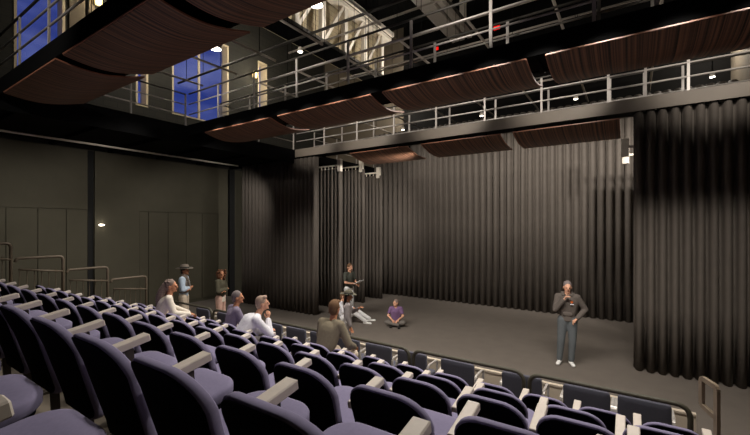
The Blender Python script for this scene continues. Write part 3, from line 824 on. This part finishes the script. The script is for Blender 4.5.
# hooded man at right
p = P(STAND, elR=(.23, .13, 1.14), wrR=(.07, .20, 1.37), elL=(-.33, -.06, 1.15), wrL=(-.16, .13, .98), knR=(.12, .03, .50), knL=(-.09, .03, .50), anR=(.15, .0, .09), anL=(-.07, .0, .09))
def hood(root, J, hm):
    bm = B()
    for k in range(12):
        a = PI*(k/11)*1.5-PI*.25
        ell(bm, (math.cos(a)*.10, -.02-math.sin(a)*.09, 1.455+.02*math.sin(a)), (.045, .045, .035), None, 8)
    surf('hood', 'hoodie')(bm, root)
    bm = B(); cap(bm, (-.07, .105, 1.06), (.07, .105, 1.06), .045, .045, .4, (0, 0, 1)); surf('pouch_pocket', 'hoodie')(bm, root)
    lo = obj('chest_logo', lathe(B(), [(.024, -.003), (.027, 0), (.024, .003)], n=16, axis='Y'), 'orange', root); lo.location = (-.075, .128, 1.315); lo.rotation_euler = (-.12, 0, .35)
    lt = obj('chest_lettering', bx(-.035, .035, -.003, .003, -.008, .008), 'whitecloth', root); lt.location = (-.077, .133, 1.268); lt.rotation_euler = (-.1, 0, .35)
person('person in a grey-brown hoodie, jeans and white sneakers standing, hand at chin', (-1.11, 9.08, 0), (.16, -.98), p, 'skin_light', 'hoodie', .95, 'jeans', 'shoewhite', 'short', 'hairgreyman', 1.03, .05, .14, curl=(1.5, 1.2), handdir=dict(R=(-.5, .1, .85), L=(.7, .1, -.5)), extra=hood, hem=.03)


# ------------------------------------------------------------------ lights
def seat_spot(x, y, z, tx, ty, tz, e, ang=95, size=.12):
    add_light('SPOT', 'unseen_spot', (x, y, z), e, (1, .94, .87), (tx, ty, tz), size, ang, .7)  # bare spot, an unseen source with no fixture drawn
for x, e in ((.4, 400), (-2.2, 400), (-4.8, 260), (-7.4, 210), (-8.9, 60)):
    seat_spot(x, 4.6, 5.75, x, 3.2, 1.2, e, 112, .1)
# stage washes from the same line, passing under the middle catwalk
for k in range(15):
    x = 1.9-.72*k
    seat_spot(x, 4.66, 5.66, x, 7.75, 2.35, (225 if k < 4 else 345-8*k), 57, .06)
for x, e in ((1.2, 560), (-2.2, 480), (-5.6, 300)):
    seat_spot(x, 11.2, 5.3, x, 14.0, 4.2, e, 120)
seat_spot(-5.0, 9.75, 4.9, -8.9, 11.6, 3.2, 800, 80)  # unseen fill spot added to brighten the left leg curtains
# lights from the stage side onto the audience
for x, tx, e in ((-6.0, -9.4, 1000), (-3.2, -5.4, 600), (-.6, -2.2, 330)):
    seat_spot(x, 8.4, 6.4, tx, 4.6, 1.0, e, 75)
# unseen fill spots added high up to brighten the railings
for x, e in ((1.5, 170), (-2.0, 170), (-5.5, 150), (-8.4, 110)):
    seat_spot(x, 3.9, 6.1, x, 9.0, 7.4, e, 70)
for x, e in ((1.6, 90), (-1.0, 90), (-3.6, 90), (-6.2, 80), (-8.4, 60)):
    seat_spot(x, 7.3, 6.1, x-.3, 9.4, 6.0, e*2.6, 64)
seat_spot(-5.5, -1.2, 6.4, -8.0, 2.0, 6.0, 300, 70)  # unseen fill from behind the camera, added for the near catwalk rails
add_light('POINT', 'duct_fill', (-3.4, 9.8, 8.4), 45, (1, .94, .86), size=.1)  # unseen fill added to brighten the grey duct
# unseen fill spots added at the gallery edge to light the olive wall
for y, e in ((1.2, 190), (4.6, 190), (8.0, 190)):
    seat_spot(-9.9, y, 5.0, -14, y+.5, 2.0, e, 95, .05)
# roof lamps along the white truss
for y in (5, 7.5, 10, 12.5, 15):
    seat_spot(-7.7, y+.6, 9.9, -10.2, y+.3, 11.0, 190, 80, .15)
add_light('POINT', 'back_wall_fill', (-8.6, 15.0, 8.4), 130, (1, .93, .82), size=.2)  # unseen fill placed to brighten the beige part of the back wall
add_light('POINT', 'jamb_fill', (-12.4, 6.6, 9.4), 150, (1, .9, .75), size=0.)  # unseen fill added to brighten the window jambs
add_light('POINT', 'jamb_fill', (-12.4, 10.6, 9.6), 140, (1, .9, .75), size=0.)  # second unseen jamb fill, farther along the gallery
add_light('POINT', 'right_back_fill', (1.9, 14.9, 8.2), 110, (1, .93, .82), size=.2)  # unseen fill placed to brighten the beige wall at upper right

# ------------------------------------------------------------------ world: night-blue sky with faint cloud
w = bpy.data.worlds.new('night_sky'); S.world = w; w.use_nodes = True
nt = w.node_tree; bg = nt.nodes['Background']
tc = nt.nodes.new('ShaderNodeTexCoord'); nz = nt.nodes.new('ShaderNodeTexNoise'); rp = nt.nodes.new('ShaderNodeValToRGB')
nz.inputs['Scale'].default_value = 5; nz.inputs['Detail'].default_value = 6
mp = nt.nodes.new('ShaderNodeMapping'); mp.inputs['Scale'].default_value = (1, 1, 3)
nt.links.new(tc.outputs['Generated'], mp.inputs[0]); nt.links.new(mp.outputs[0], nz.inputs['Vector']); nt.links.new(nz.outputs['Fac'], rp.inputs['Fac'])
e = rp.color_ramp.elements
e[0].position = .42; e[0].color = (*lin((44, 58, 124)), 1); e[1].position = .75; e[1].color = (*lin((108, 116, 168)), 1)
nt.links.new(rp.outputs[0], bg.inputs[0]); bg.inputs[1].default_value = 1.0

# ------------------------------------------------------------------ camera and view
cam = bpy.data.cameras.new('camera'); co = bpy.data.objects.new('camera', cam); COL.objects.link(co)
cam.sensor_width = 36; cam.lens = 383.58/750*36; cam.shift_y = .01; cam.clip_start = .02; cam.clip_end = 200
co.location = (0, 0, 2.97); co.rotation_euler = (math.radians(90), 0, math.radians(33.615))
S.camera = co
S.view_settings.view_transform = 'Standard'; S.view_settings.look = 'None'
S.view_settings.gamma = 1; S.view_settings.use_curve_mapping = False; S.view_settings.exposure = 0
